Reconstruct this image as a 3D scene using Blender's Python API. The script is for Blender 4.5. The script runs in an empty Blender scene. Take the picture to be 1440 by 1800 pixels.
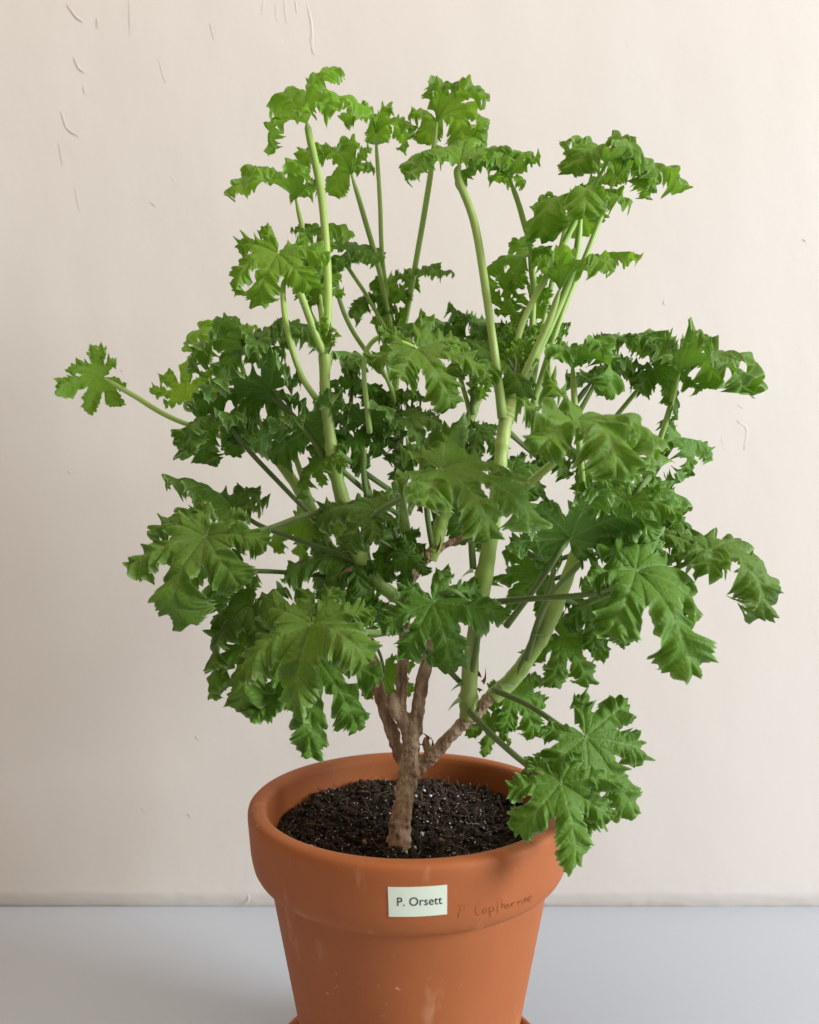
import bpy, bmesh, math, random
import numpy as np
from mathutils import Vector, Matrix, noise as mnoise

# ------------------------------------------------------------------ camera, light, exposure
scene = bpy.context.scene
C = scene.collection
FPX, CX, CY = 1442.0, 720.0, 900.0          # focal length and centre in photo pixels (1440 x 1800)
DIST, ZC = 0.503, 0.365                     # camera to pot axis, camera height above the table
cam_d = bpy.data.cameras.new('camera')
cam_d.sensor_fit = 'HORIZONTAL'; cam_d.sensor_width = 36.0
cam_d.lens = 36.0 * FPX / 1440.0
cam_d.clip_start = 0.01; cam_d.clip_end = 50
cam_d.dof.use_dof = True; cam_d.dof.focus_distance = 0.475; cam_d.dof.aperture_fstop = 13
cam = bpy.data.objects.new('camera', cam_d); C.objects.link(cam)
cam.location = (0, -DIST, ZC); cam.rotation_euler = (math.radians(90), 0, 0)
scene.camera = cam

world = bpy.data.worlds.new('World'); scene.world = world; world.use_nodes = True
bg = world.node_tree.nodes['Background']
bg.inputs['Color'].default_value = (1.0, 0.82, 0.64, 1); bg.inputs['Strength'].default_value = 0.24

def area(name, loc, target, sx, sy, power, col):
    d = bpy.data.lights.new(name, 'AREA'); d.shape = 'RECTANGLE'; d.size = sx; d.size_y = sy
    d.energy = power; d.color = col
    o = bpy.data.objects.new(name, d); C.objects.link(o); o.location = loc
    o.rotation_euler = (Vector(target) - Vector(loc)).to_track_quat('-Z', 'Y').to_euler()
    return o
area('window_light', (2.60, -1.10, 1.30), (0, 0, 0.32), 1.0, 1.1, 116, (0.88, 0.948, 1.0))
area('ceiling_light', (-0.20, -0.65, 2.40), (0, 0.05, 0.4), 1.6, 1.2, 26, (1.0, 0.85, 0.72))

scene.view_settings.view_transform = 'Standard'; scene.view_settings.look = 'None'
scene.view_settings.exposure = 0.0; scene.view_settings.gamma = 1.0
scene.cycles.max_bounces = 8; scene.cycles.transmission_bounces = 6; scene.cycles.diffuse_bounces = 4
scene.cycles.use_denoising = True

random.seed(7); rng = np.random.default_rng(7)

# ------------------------------------------------------------------ helpers
def P(px, py, dep):
    """photo pixel at a depth (cm behind the pot axis) -> point in the scene"""
    Y = DIST + dep * 0.01
    return Vector(((px - CX) / FPX * Y, dep * 0.01, ZC - (py - CY) / FPX * Y))
def DV(t):            # (right, towards the viewer, up) -> direction
    return Vector((t[0], -t[1], t[2])).normalized()
def mesh_obj(name, verts, faces, mat, parent=None, smooth=True, loc=None):
    me = bpy.data.meshes.new(name)
    me.from_pydata([tuple(v) for v in verts], [], [tuple(f) for f in faces]); me.update()
    if smooth: me.polygons.foreach_set('use_smooth', [True] * len(me.polygons))
    if mat: me.materials.append(mat)
    o = bpy.data.objects.new(name, me); C.objects.link(o)
    if parent: o.parent = parent
    return o
def tag(o, label, cat=None, group=None, kind=None):
    if label: o['label'] = label
    if cat: o['category'] = cat
    if group: o['group'] = group
    if kind: o['kind'] = kind
    return o
def catmull(pts, n):
    pts = [Vector(p) for p in pts]
    if len(pts) == 2: return [pts[0].lerp(pts[1], i / n) for i in range(n + 1)]
    q = [2 * pts[0] - pts[1]] + pts + [2 * pts[-1] - pts[-2]]
    out = []; m = len(pts) - 1
    for i in range(n + 1):
        t = i / n * m; k = min(int(t), m - 1); t -= k
        a, b, c, d = q[k:k + 4]
        out.append(0.5 * (2 * b + (c - a) * t + (2 * a - 5 * b + 4 * c - d) * t * t + (3 * b - a - 3 * c + d) * t ** 3))
    return out
def tube_data(pts, rad, ns=10, wob=0.0, seed=0, cap=True, base=0, groove=0.0):
    """swept tube; rad is a list of radii along the path"""
    n = len(pts); vs = []; fs = []
    tan = [(pts[min(i + 1, n - 1)] - pts[max(i - 1, 0)]).normalized() for i in range(n)]
    ref = Vector((0, 1, 0)) if abs(tan[0].y) < .9 else Vector((1, 0, 0))
    u = tan[0].cross(ref).normalized()
    for i in range(n):
        u = (u - tan[i] * u.dot(tan[i])).normalized(); w = tan[i].cross(u)
        x = i / (n - 1) * (len(rad) - 1); k = min(int(x), len(rad) - 2); r = rad[k] + (rad[k + 1] - rad[k]) * (x - k)
        for j in range(ns):
            a = 2 * math.pi * j / ns
            rr = r * (1 + groove * math.cos(5 * a))
            if wob: rr *= 1 + wob * mnoise.noise(Vector((math.cos(a) * 1.3 + seed * 7.1, math.sin(a) * 1.3, i * 0.35)))
            vs.append(pts[i] + (u * math.cos(a) + w * math.sin(a)) * rr)
    for i in range(n - 1):
        for j in range(ns):
            a = base + i * ns + j; b = base + i * ns + (j + 1) % ns
            fs.append((a, b, b + ns, a + ns))
    if cap:
        fs.append(tuple(base + j for j in range(ns))[::-1]); fs.append(tuple(base + (n - 1) * ns + j for j in range(ns)))
    return vs, fs
def lathe(name, prof, seg, mat, parent=None):
    vs = []; fs = []
    for r, z in prof:
        for j in range(seg):
            a = 2 * math.pi * j / seg; vs.append((r * math.cos(a), r * math.sin(a), z))
    for i in range(len(prof) - 1):
        for j in range(seg):
            a = i * seg + j; b = i * seg + (j + 1) % seg
            fs.append((a, b, b + seg, a + seg))
    fs.append(tuple(range(seg))[::-1]); k = (len(prof) - 1) * seg; fs.append(tuple(range(k, k + seg)))
    return mesh_obj(name, vs, fs, mat, parent)

# ------------------------------------------------------------------ materials
def new_mat(name):
    m = bpy.data.materials.new(name); m.use_nodes = True
    nt = m.node_tree; b = nt.nodes['Principled BSDF']; return m, nt, b
def N(nt, t, **kw):
    n = nt.nodes.new(t)
    for k, v in kw.items(): setattr(n, k, v)
    return n
def noise_node(nt, scale, detail=3, rough=.5, vec=None, mapscale=None):
    tc = N(nt, 'ShaderNodeTexCoord'); out = tc.outputs['Object']
    if mapscale:
        mp = N(nt, 'ShaderNodeMapping'); mp.inputs['Scale'].default_value = mapscale
        nt.links.new(out, mp.inputs['Vector']); out = mp.outputs['Vector']
    n = N(nt, 'ShaderNodeTexNoise'); n.inputs['Scale'].default_value = scale
    n.inputs['Detail'].default_value = detail; n.inputs['Roughness'].default_value = rough
    nt.links.new(out, n.inputs['Vector']); return n
def ramp(nt, src, stops):
    r = N(nt, 'ShaderNodeValToRGB'); e = r.color_ramp.elements
    while len(e) < len(stops): e.new(.5)
    for el, (p, c) in zip(e, stops): el.position = p; el.color = (*c, 1)
    nt.links.new(src, r.inputs['Fac']); return r
def mix(nt, fac, a, b, blend='MIX'):
    m = N(nt, 'ShaderNodeMix', data_type='RGBA', blend_type=blend)
    for s, v in ((m.inputs[0], fac), (m.inputs[6], a), (m.inputs[7], b)):
        if hasattr(v, 'is_output'): nt.links.new(v, s)
        elif isinstance(v, (int, float)): s.default_value = v
        else: s.default_value = (*v, 1)
    return m.outputs[2]
def mathn(nt, op, a, b=0.0):
    m = N(nt, 'ShaderNodeMath', operation=op)
    for s, v in ((m.inputs[0], a), (m.inputs[1], b)):
        if hasattr(v, 'is_output'): nt.links.new(v, s)
        else: s.default_value = v
    return m.outputs[0]
def bump(nt, b, h, strength, dist):
    n = N(nt, 'ShaderNodeBump'); n.inputs['Strength'].default_value = strength; n.inputs['Distance'].default_value = dist
    nt.links.new(h, n.inputs['Height']); nt.links.new(n.outputs[0], b.inputs['Normal']); return n

def wall_material():
    m, nt, b = new_mat('plaster_paint')
    n1 = noise_node(nt, 3.0, 3); c = ramp(nt, n1.outputs[0], [(.3, (.735, .676, .618)), (.7, (.752, .702, .648))])
    nt.links.new(c.outputs[0], b.inputs['Base Color']); b.inputs['Roughness'].default_value = .55
    b.inputs['Specular IOR Level'].default_value = .3
    a = noise_node(nt, 22, 5, .55, mapscale=(1, 1, .55)); f = noise_node(nt, 190, 3, .6); g = noise_node(nt, 7, 2)
    h = mathn(nt, 'ADD', mathn(nt, 'MULTIPLY', a.outputs[0], 1.0), mathn(nt, 'MULTIPLY', f.outputs[0], .03))
    h = mathn(nt, 'ADD', h, mathn(nt, 'MULTIPLY', g.outputs[0], 1.8))
    bump(nt, b, h, .17, .004)
    return m
def table_material():
    m, nt, b = new_mat('grey_white_tabletop')
    n1 = noise_node(nt, 2.5, 2); c = ramp(nt, n1.outputs[0], [(.3, (.47, .505, .56)), (.7, (.49, .523, .575))])
    nt.links.new(c.outputs[0], b.inputs['Base Color']); b.inputs['Roughness'].default_value = .38
    f = noise_node(nt, 300, 2); bump(nt, b, f.outputs[0], .03, .0004)
    return m
def terracotta_material():
    m, nt, b = new_mat('terracotta')
    n1 = noise_node(nt, 14, 4, .55); n2 = noise_node(nt, 3.2, 2, .5, mapscale=(1, 1, .6))
    c1 = ramp(nt, n1.outputs[0], [(.25, (.350, .090, .020)), (.75, (.425, .122, .031))])
    c2 = mix(nt, ramp(nt, n2.outputs[0], [(.35, (0, 0, 0)), (.75, (.35, .35, .35))]).outputs[0], c1.outputs[0], (.52, .19, .075))
    sp = noise_node(nt, 210, 2, .6); s2 = noise_node(nt, 17, 2)
    spm = mathn(nt, 'MULTIPLY', ramp(nt, sp.outputs[0], [(.685, (0, 0, 0)), (.75, (.9, .9, .9))]).outputs[0],
                ramp(nt, s2.outputs[0], [(.52, (0, 0, 0)), (.68, (.75, .75, .75))]).outputs[0])
    c3 = mix(nt, spm, c2, (.70, .42, .27))
    st = noise_node(nt, 30, 4, .65, mapscale=(1.6, 1.6, .35))            # thin pale mineral scuffs
    stm = mathn(nt, 'MULTIPLY', ramp(nt, st.outputs[0], [(.60, (0, 0, 0)), (.72, (.5, .5, .5))]).outputs[0], 1.0)
    c4 = mix(nt, stm, c3, (.60, .30, .17))
    dk = noise_node(nt, 330, 1, .5); dkm = ramp(nt, dk.outputs[0], [(.80, (0, 0, 0)), (.83, (.6, .6, .6))])
    c5 = mix(nt, dkm.outputs[0], c4, (.16, .045, .02))
    nt.links.new(c5, b.inputs['Base Color']); b.inputs['Roughness'].default_value = .62
    b.inputs['Specular IOR Level'].default_value = .35
    g = noise_node(nt, 320, 3, .6); w = noise_node(nt, 9, 2, .5, mapscale=(.3, .3, 6))
    h = mathn(nt, 'ADD', mathn(nt, 'MULTIPLY', g.outputs[0], .35), mathn(nt, 'MULTIPLY', w.outputs[0], .7))
    bump(nt, b, h, .25, .0008)
    return m
def leaf_material():
    m, nt, b = new_mat('leaf')
    out = nt.nodes['Material Output']
    def attr(n):
        a = N(nt, 'ShaderNodeAttribute', attribute_name=n); return a.outputs['Fac']
    vein, margin, age = attr('vein'), attr('margin'), attr('age')
    fl = N(nt, 'ShaderNodeAttribute', attribute_name='flat')
    wn = N(nt, 'ShaderNodeTexNoise'); wn.inputs['Scale'].default_value = 160; nt.links.new(fl.outputs['Vector'], wn.inputs['Vector'])
    wv = N(nt, 'ShaderNodeVectorMath', operation='MULTIPLY_ADD'); nt.links.new(wn.outputs['Color'], wv.inputs[0])
    wv.inputs[1].default_value = (.004, .004, 0); nt.links.new(fl.outputs['Vector'], wv.inputs[2])
    vo = N(nt, 'ShaderNodeTexVoronoi', feature='DISTANCE_TO_EDGE'); vo.inputs['Scale'].default_value = 270
    nt.links.new(wv.outputs[0], vo.inputs['Vector'])
    net = mathn(nt, 'MINIMUM', mathn(nt, 'MULTIPLY', vo.outputs['Distance'], 2.6), 1.0)     # 0 on the fine veins, 1 in the cells
    netv = mathn(nt, 'SUBTRACT', 1.0, mathn(nt, 'MINIMUM', mathn(nt, 'MULTIPLY', vo.outputs['Distance'], 7.0), 1.0))
    geo = N(nt, 'ShaderNodeNewGeometry'); back = geo.outputs['Backfacing']
    nz = noise_node(nt, 60, 3, .6); oi = N(nt, 'ShaderNodeObjectInfo')
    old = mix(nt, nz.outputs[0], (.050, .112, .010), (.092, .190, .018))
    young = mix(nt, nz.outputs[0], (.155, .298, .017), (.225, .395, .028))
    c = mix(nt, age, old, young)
    und = mix(nt, age, (.098, .195, .036), (.185, .360, .042))
    c = mix(nt, back, c, und)
    vs = mathn(nt, 'MULTIPLY', vein, mathn(nt, 'ADD', mathn(nt, 'MULTIPLY', back, .35), .55))
    c = mix(nt, vs, c, (.33, .47, .16))
    c = mix(nt, mathn(nt, 'MULTIPLY', netv, .20), c, (.20, .33, .09))
    c = mix(nt, mathn(nt, 'MULTIPLY', margin, .9), c, (.38, .53, .21))
    v = N(nt, 'ShaderNodeHueSaturation'); v.inputs['Saturation'].default_value = 1.04; nt.links.new(c, v.inputs['Color'])
    nt.links.new(mathn(nt, 'ADD', mathn(nt, 'MULTIPLY', oi.outputs['Random'], .3), .86), v.inputs['Value'])
    nt.links.new(mathn(nt, 'ADD', mathn(nt, 'MULTIPLY', oi.outputs['Random'], .016), .492), v.inputs['Hue'])
    nt.links.new(v.outputs[0], b.inputs['Base Color'])
    b.inputs['Roughness'].default_value = .56; b.inputs['Specular IOR Level'].default_value = .36
    b.inputs['Sheen Weight'].default_value = .09; b.inputs['Sheen Roughness'].default_value = .45
    b.inputs['Sheen Tint'].default_value = (.80, .95, .85, 1)
    fz = noise_node(nt, 520, 3, .6)
    bump(nt, b, mathn(nt, 'ADD', mathn(nt, 'MULTIPLY', fz.outputs[0], .22), net), .38, .0008)
    tr = N(nt, 'ShaderNodeBsdfTranslucent')
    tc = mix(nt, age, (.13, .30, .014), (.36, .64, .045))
    tc = mix(nt, mathn(nt, 'MULTIPLY', vein, .4), tc, (.10, .22, .03)); nt.links.new(tc, tr.inputs['Color'])
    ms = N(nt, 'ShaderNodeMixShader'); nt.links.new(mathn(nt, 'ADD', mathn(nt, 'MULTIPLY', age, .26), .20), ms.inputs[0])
    nt.links.new(b.outputs[0], ms.inputs[1]); nt.links.new(tr.outputs[0], ms.inputs[2])
    nt.links.new(ms.outputs[0], out.inputs['Surface'])
    return m
def stem_material(name, c0, c1, c2):
    m, nt, b = new_mat(name)
    n1 = noise_node(nt, 28, 3, .5); n2 = noise_node(nt, 9, 1)
    c = mix(nt, n1.outputs[0], c0, c1)
    c = mix(nt, ramp(nt, n2.outputs[0], [(.45, (0, 0, 0)), (.75, (.6, .6, .6))]).outputs[0], c, c2)
    nt.links.new(c, b.inputs['Base Color']); b.inputs['Roughness'].default_value = .5
    b.inputs['Subsurface Weight'].default_value = .25; b.inputs['Subsurface Radius'].default_value = (.003, .005, .001)
    b.inputs['Subsurface Scale'].default_value = .5
    b.inputs['Sheen Weight'].default_value = .25; b.inputs['Sheen Tint'].default_value = (.85, .95, .8, 1)
    f = noise_node(nt, 240, 2, .6, mapscale=(1, 1, .3)); bump(nt, b, f.outputs[0], .3, .0008)
    return m
def bark_material():
    m, nt, b = new_mat('bark')
    n1 = noise_node(nt, 170, 5, .7, mapscale=(1, 1, .22)); n2 = noise_node(nt, 26, 3, .6)
    c = ramp(nt, n1.outputs[0], [(.32, (.14, .07, .04)), (.5, (.50, .325, .21)), (.68, (.74, .56, .40))])
    c2 = mix(nt, ramp(nt, n2.outputs[0], [(.45, (0, 0, 0)), (.68, (.75, .75, .75))]).outputs[0], c.outputs[0], (.30, .125, .065))
    nt.links.new(c2, b.inputs['Base Color']); b.inputs['Roughness'].default_value = .8
    n3 = noise_node(nt, 60, 5, .65)
    h = mathn(nt, 'ADD', n1.outputs[0], mathn(nt, 'MULTIPLY', n3.outputs[0], 1.2))
    bump(nt, b, h, 1.0, .004)
    return m
def simple_material(name, col, rough=.6, spec=.3, ns=None, c2=None, bs=0, bd=.001):
    m, nt, b = new_mat(name)
    b.inputs['Base Color'].default_value = (*col, 1); b.inputs['Roughness'].default_value = rough
    b.inputs['Specular IOR Level'].default_value = spec
    if ns:
        n = noise_node(nt, ns, 4, .6); nt.links.new(mix(nt, n.outputs[0], col, c2 or col), b.inputs['Base Color'])
        if bs: bump(nt, b, n.outputs[0], bs, bd)
    return m
M = dict(wall=wall_material(), table=table_material(), terracotta=terracotta_material(), leaf=leaf_material(),
         petiole=stem_material('petiole', (.33, .47, .09), (.44, .58, .145), (.38, .49, .16)),
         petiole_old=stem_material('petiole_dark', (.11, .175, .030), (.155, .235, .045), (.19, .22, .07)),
         stem=stem_material('green_stem', (.29, .42, .07), (.40, .53, .125), (.42, .49, .17)),
         bark=bark_material(),
         soil=simple_material('soil', (.006, .004, .003), .9, .25, 180, (.040, .025, .016), .9, .003),
         crumb=simple_material('soil_crumb', (.007, .0045, .003), .85, .3, 160, (.060, .038, .024), .6, .001),
         fibre=simple_material('soil_fibre', (.05, .028, .015), .8, .3, 90, (.20, .125, .07)),
         perlite=simple_material('perlite', (.80, .77, .72), .8, .3, 300, (.52, .46, .38), .5, .0008),
         label=simple_material('pale_green_label', (.76, .84, .70), .35, .5),
         ink=simple_material('black_ink', (.012, .013, .013), .5, .3),
         pencil=simple_material('pencil_line', (.22, .070, .026), .7, .3, 420, (.41, .125, .038)),
         dry=simple_material('dry_stipule', (.20, .085, .045), .75, .3, 120, (.34, .20, .12), .4, .001),
         stipule=stem_material('stipule', (.20, .30, .08), (.28, .38, .13), (.30, .30, .15)))

# ------------------------------------------------------------------ setting
def build_table():
    vs = [(-2, -1.2, 0), (2, -1.2, 0), (2, .2555, 0), (-2, .2555, 0), (-2, -1.2, -.03), (2, -1.2, -.03), (2, .2555, -.03), (-2, .2555, -.03)]
    fs = [(0, 1, 2, 3), (7, 6, 5, 4), (0, 4, 5, 1), (1, 5, 6, 2), (2, 6, 7, 3), (3, 7, 4, 0)]
    o = mesh_obj('tabletop', vs, fs, M['table'], smooth=False)
    tag(o, 'smooth pale blue-grey tabletop under the pot', 'tabletop', kind='structure')
def build_wall():
    WY = .252
    xs = np.concatenate([np.linspace(-2, -.5, 16), np.linspace(-.49, .49, 260), np.linspace(.5, 2, 16)])
    zs = np.concatenate([np.linspace(-.03, .0, 3), np.linspace(.001, .03, 30), np.linspace(.034, .9, 170), np.linspace(.95, 2.2, 12)])
    vs = []; fs = []
    for z in zs:
        for x in xs:
            cove = max(0, 1 - max(z, 0) / .015) ** 1.6 * .0045
            if z < .03 and abs(x) < .5:
                cove += .0004 * (1 - max(z, 0) / .03) * mnoise.noise(Vector((x * 95, z * 150, 1.7)))
            d = .0010 * mnoise.noise(Vector((x * 5, z * 4, 0))) + .0004 * mnoise.noise(Vector((x * 19, z * 9, 4)))
            vs.append((x, WY + cove + d, z))
    nx = len(xs)
    for i in range(len(zs) - 1):
        for j in range(nx - 1):
            a = i * nx + j; fs.append((a, a + 1, a + nx + 1, a + nx))
    w = mesh_obj('wall', vs, fs, M['wall'])
    tag(w, 'warm white painted plaster wall with runs and scars in the paint', 'wall', kind='structure')
    # runs, scars and lumps in the old paint: low rounded ridges lying on the plaster
    ridges = [([(520, 0), (522, 22)], 1.0), ([(541, 10), (548, 45), (549, 92)], 1.2), ([(545, 65), (552, 97)], .8), ([(497, 70), (495, 118)], .7), ([(464, 0), (460, 25)], .7),
              ([(500, 0), (503, 40)], .7), ([(485, 5), (487, 38)], .6), ([(228, 0), (229, 60)], .5), ([(118, 8), (135, 30), (146, 37)], .8), ([(172, 30), (172, 50)], .7),
              ([(131, 100), (138, 118), (150, 127)], .8), ([(148, 150), (150, 165)], .6), ([(108, 195), (118, 225), (140, 240)], .7), ([(104, 250), (110, 290)], .5),
              ([(752, 30), (764, 52), (769, 70)], 1.1), ([(801, 0), (793, 14)], .9), ([(635, 28), (640, 52)], .6), ([(692, 75), (706, 93)], .7), ([(280, 105), (290, 145)], .6),
              ([(370, 40), (376, 70)], .6), ([(132, 330), (140, 370)], .5), ([(355, 285), (360, 320)], .5), ([(456, 150), (464, 175)], .6), ([(300, 310), (310, 320)], .6), ([(265, 355), (276, 364)], .6),
              ([(1296, 740), (1313, 755), (1308, 790)], .9), ([(1297, 712), (1308, 718)], .6), ([(1268, 765), (1274, 790)], .6), ([(1426, 1098), (1440, 1120)], 1.0), ([(1346, 1150), (1352, 1154)], .9),
              ([(1100, 78), (1106, 80)], .7), ([(1412, 420), (1418, 424)], .7), ([(1250, 1535), (1254, 1540)], .9), ([(120, 828), (125, 832)], .8), ([(102, 992), (107, 996)], .7), ([(345, 1295), (350, 1300)], .8),
              ([(430, 1560), (438, 1580), (432, 1590)], .9), ([(330, 1430), (336, 1436)], .6), ([(250, 1420), (256, 1428)], .6), ([(212, 650), (218, 652)], .7), ([(1168, 528), (1169, 536)], .6), ([(660, 115), (663, 121)], .8)]
    for k, (pp, wd) in enumerate(ridges):
        pts = catmull([P(x, y, 25.2) for x, y in pp], 10)
        r = .00082 * wd; n = len(pts)
        rad = [r * (.25 + .75 * math.sin(math.pi * min(1, (i + .6) / n)) ** .7) for i in range(n)]
        v, f = tube_data(pts, rad, 8, .35, k)
        v = [Vector((p.x, .2519 + (p.y - .252) * .11, p.z)) for p in v]
        mesh_obj('paint_ridge', v, f, M['wall'], w)
build_table(); build_wall()

# ------------------------------------------------------------------ saucer, pot
ZR = .190
def band_r(z): return .0950 + (z - .158) * .0028 / .030
def build_saucer():
    prof = [(.0005, .0), (.070, .0), (.0735, .0015), (.0865, .0225), (.0884, .0250), (.0888, .0268), (.0878, .0282), (.0855, .0284), (.0837, .0270), (.0725, .0075), (.069, .0065), (.0005, .0065)]
    o = lathe('plant_saucer', prof, 128, M['terracotta'])
    tag(o, 'shallow terracotta saucer under the flower pot', 'saucer')
def build_pot():
    zb = .0068
    prof = [(.0005, zb), (.0545, zb), (.0568, zb + .0012), (.0578, zb + .004)]
    for i in range(1, 11):
        t = i / 10; prof.append((.0578 + (.0843 - .0578) * t, zb + .004 + (.1475 - zb - .004) * t))
    prof += [(.0847, .1488), (.0856, .1496), (.0875, .1502), (.0898, .1512), (.0920, .1534), (.0938, .1566), (.0948, .1605)]
    prof += [(band_r(z), z) for z in (.165, .170, .175, .180, .184)]
    prof += [(.0974, .1868), (.0970, .1885), (.0958, .1897), (.0940, .1903), (.0905, .1902), (.0882, .1896), (.0868, .1880), (.0862, .1850), (.0856, .178), (.0845, .168), (.0820, .155), (.075, .135), (.050, .030), (.0005, .028)]
    o = lathe('flower_pot', prof, 192, M['terracotta'])
    tag(o, 'terracotta flower pot with broad rim and name sticker, holding the plant', 'flower pot')
    return o
build_saucer(); pot = build_pot()

def on_band(ang, z, lift): r = band_r(z) + lift; return Vector((r * math.sin(ang), -r * math.cos(ang), z))
def pix_on_band(px, py, lift=.0003):
    d = Vector(((px - CX) / FPX, 1, -(py - CY) / FPX)); o = Vector((0, -DIST, ZC)); R = .0965
    for _ in range(4):
        a = d.x ** 2 + 1; b = -2 * DIST; c = DIST ** 2 - R * R
        t = (-b - math.sqrt(b * b - 4 * a * c)) / (2 * a); p = o + d * t; R = band_r(p.z) + lift
    return p
def build_label():
    w, h = .0293, .0153; a0 = .043; z0 = .1718; rot = math.radians(1.2)
    def place(x, y, lift):
        x2 = x * math.cos(rot) - y * math.sin(rot); y2 = x * math.sin(rot) + y * math.cos(rot)
        return on_band(a0 + x2 / .0964, z0 + y2, lift)
    nx, ny = 20, 10; vs = []; fs = []
    for lift in (.00005, .00035):
        for j in range(ny + 1):
            for i in range(nx + 1): vs.append(place((i / nx - .5) * w, (j / ny - .5) * h, lift))
    st = nx + 1; tot = st * (ny + 1)
    for j in range(ny):
        for i in range(nx):
            a = j * st + i; fs.append((a + tot, a + 1 + tot, a + st + 1 + tot, a + st + tot)); fs.append((a, a + st, a + st + 1, a + 1))
    ring = [i for i in range(nx)] + [nx + j * st for j in range(ny)] + [ny * st + i for i in range(nx, 0, -1)] + [j * st for j in range(ny, 0, -1)]
    for k in range(len(ring)):
        a, b = ring[k], ring[(k + 1) % len(ring)]; fs.append((a, b, b + tot, a + tot))
    lab = mesh_obj('name_sticker', vs, fs, M['label'], pot, smooth=False)
    lab['label'] = 'pale green sticker printed with a plant name'
    cu = bpy.data.curves.new('t', 'FONT'); cu.body = 'P. Orsett'; cu.size = 1; cu.space_character = 1.02; cu.resolution_u = 4; cu.offset = 0
    t = bpy.data.objects.new('t', cu); C.objects.link(t)
    dg = bpy.context.evaluated_depsgraph_get(); me = t.evaluated_get(dg).to_mesh()
    v = [x.co.copy() for x in me.vertices]; f = [tuple(p.vertices) for p in me.polygons]
    bpy.data.objects.remove(t)
    x0 = min(p.x for p in v); x1 = max(p.x for p in v); sc = .0224 / (x1 - x0)
    vv = [place(-.0102 + (p.x - x0) * sc, -.0019 + p.y * sc * 1.06, .00050) for p in v]
    mesh_obj('lettering', vv, f, M['ink'], lab, smooth=False)
    # faded handwriting: strokes in the coordinates of an enlarged view (4.5 x, origin 660,1520)
    S = [[(652, 322), (672, 318), (668, 352), (663, 385), (656, 424)], [(652, 330), (688, 316), (706, 326), (698, 350), (672, 362)],
         [(838, 318), (818, 306), (796, 330), (790, 362), (804, 392), (828, 398)],
         [(868, 340), (854, 352), (852, 380), (866, 386), (880, 368), (876, 346), (866, 340)],
         [(898, 338), (904, 362), (912, 392), (922, 416)], [(902, 346), (926, 330), (938, 344), (932, 366), (910, 374)],
         [(962, 266), (966, 310), (968, 350), (974, 388)], [(950, 316), (976, 308), (1000, 300)],
         [(994, 258), (998, 300), (1002, 344)], [(1002, 330), (1012, 312), (1022, 318), (1026, 346)],
         [(1050, 312), (1038, 322), (1040, 344), (1054, 346), (1062, 328), (1052, 312)],
         [(1078, 306), (1084, 332)], [(1082, 318), (1096, 300), (1110, 298)],
         [(1128, 292), (1134, 322)], [(1132, 306), (1150, 284), (1162, 290), (1166, 314)],
         [(1180, 262), (1186, 304)], [(1186, 282), (1200, 264), (1206, 296)],
         [(1214, 282), (1236, 268), (1234, 246), (1216, 256), (1216, 288), (1240, 294)]]
    vs = []; fs = []
    for k, s in enumerate(S):
        pts = catmull([pix_on_band(660 + x / 4.5, 1520 + y / 4.5, -.00002) for x, y in s], 14)
        rad = [.00017 * (.6 + .8 * abs(mnoise.noise(Vector((k * 3.3, i * .8, 0))))) for i in range(len(pts))]
        v, f = tube_data(pts, rad, 5, 0, k, True, len(vs)); vs += v; fs += f
    hw = mesh_obj('handwriting', vs, fs, M['pencil'], pot); hw['label'] = 'faded pencilled plant name beside the sticker'
build_label()

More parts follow.
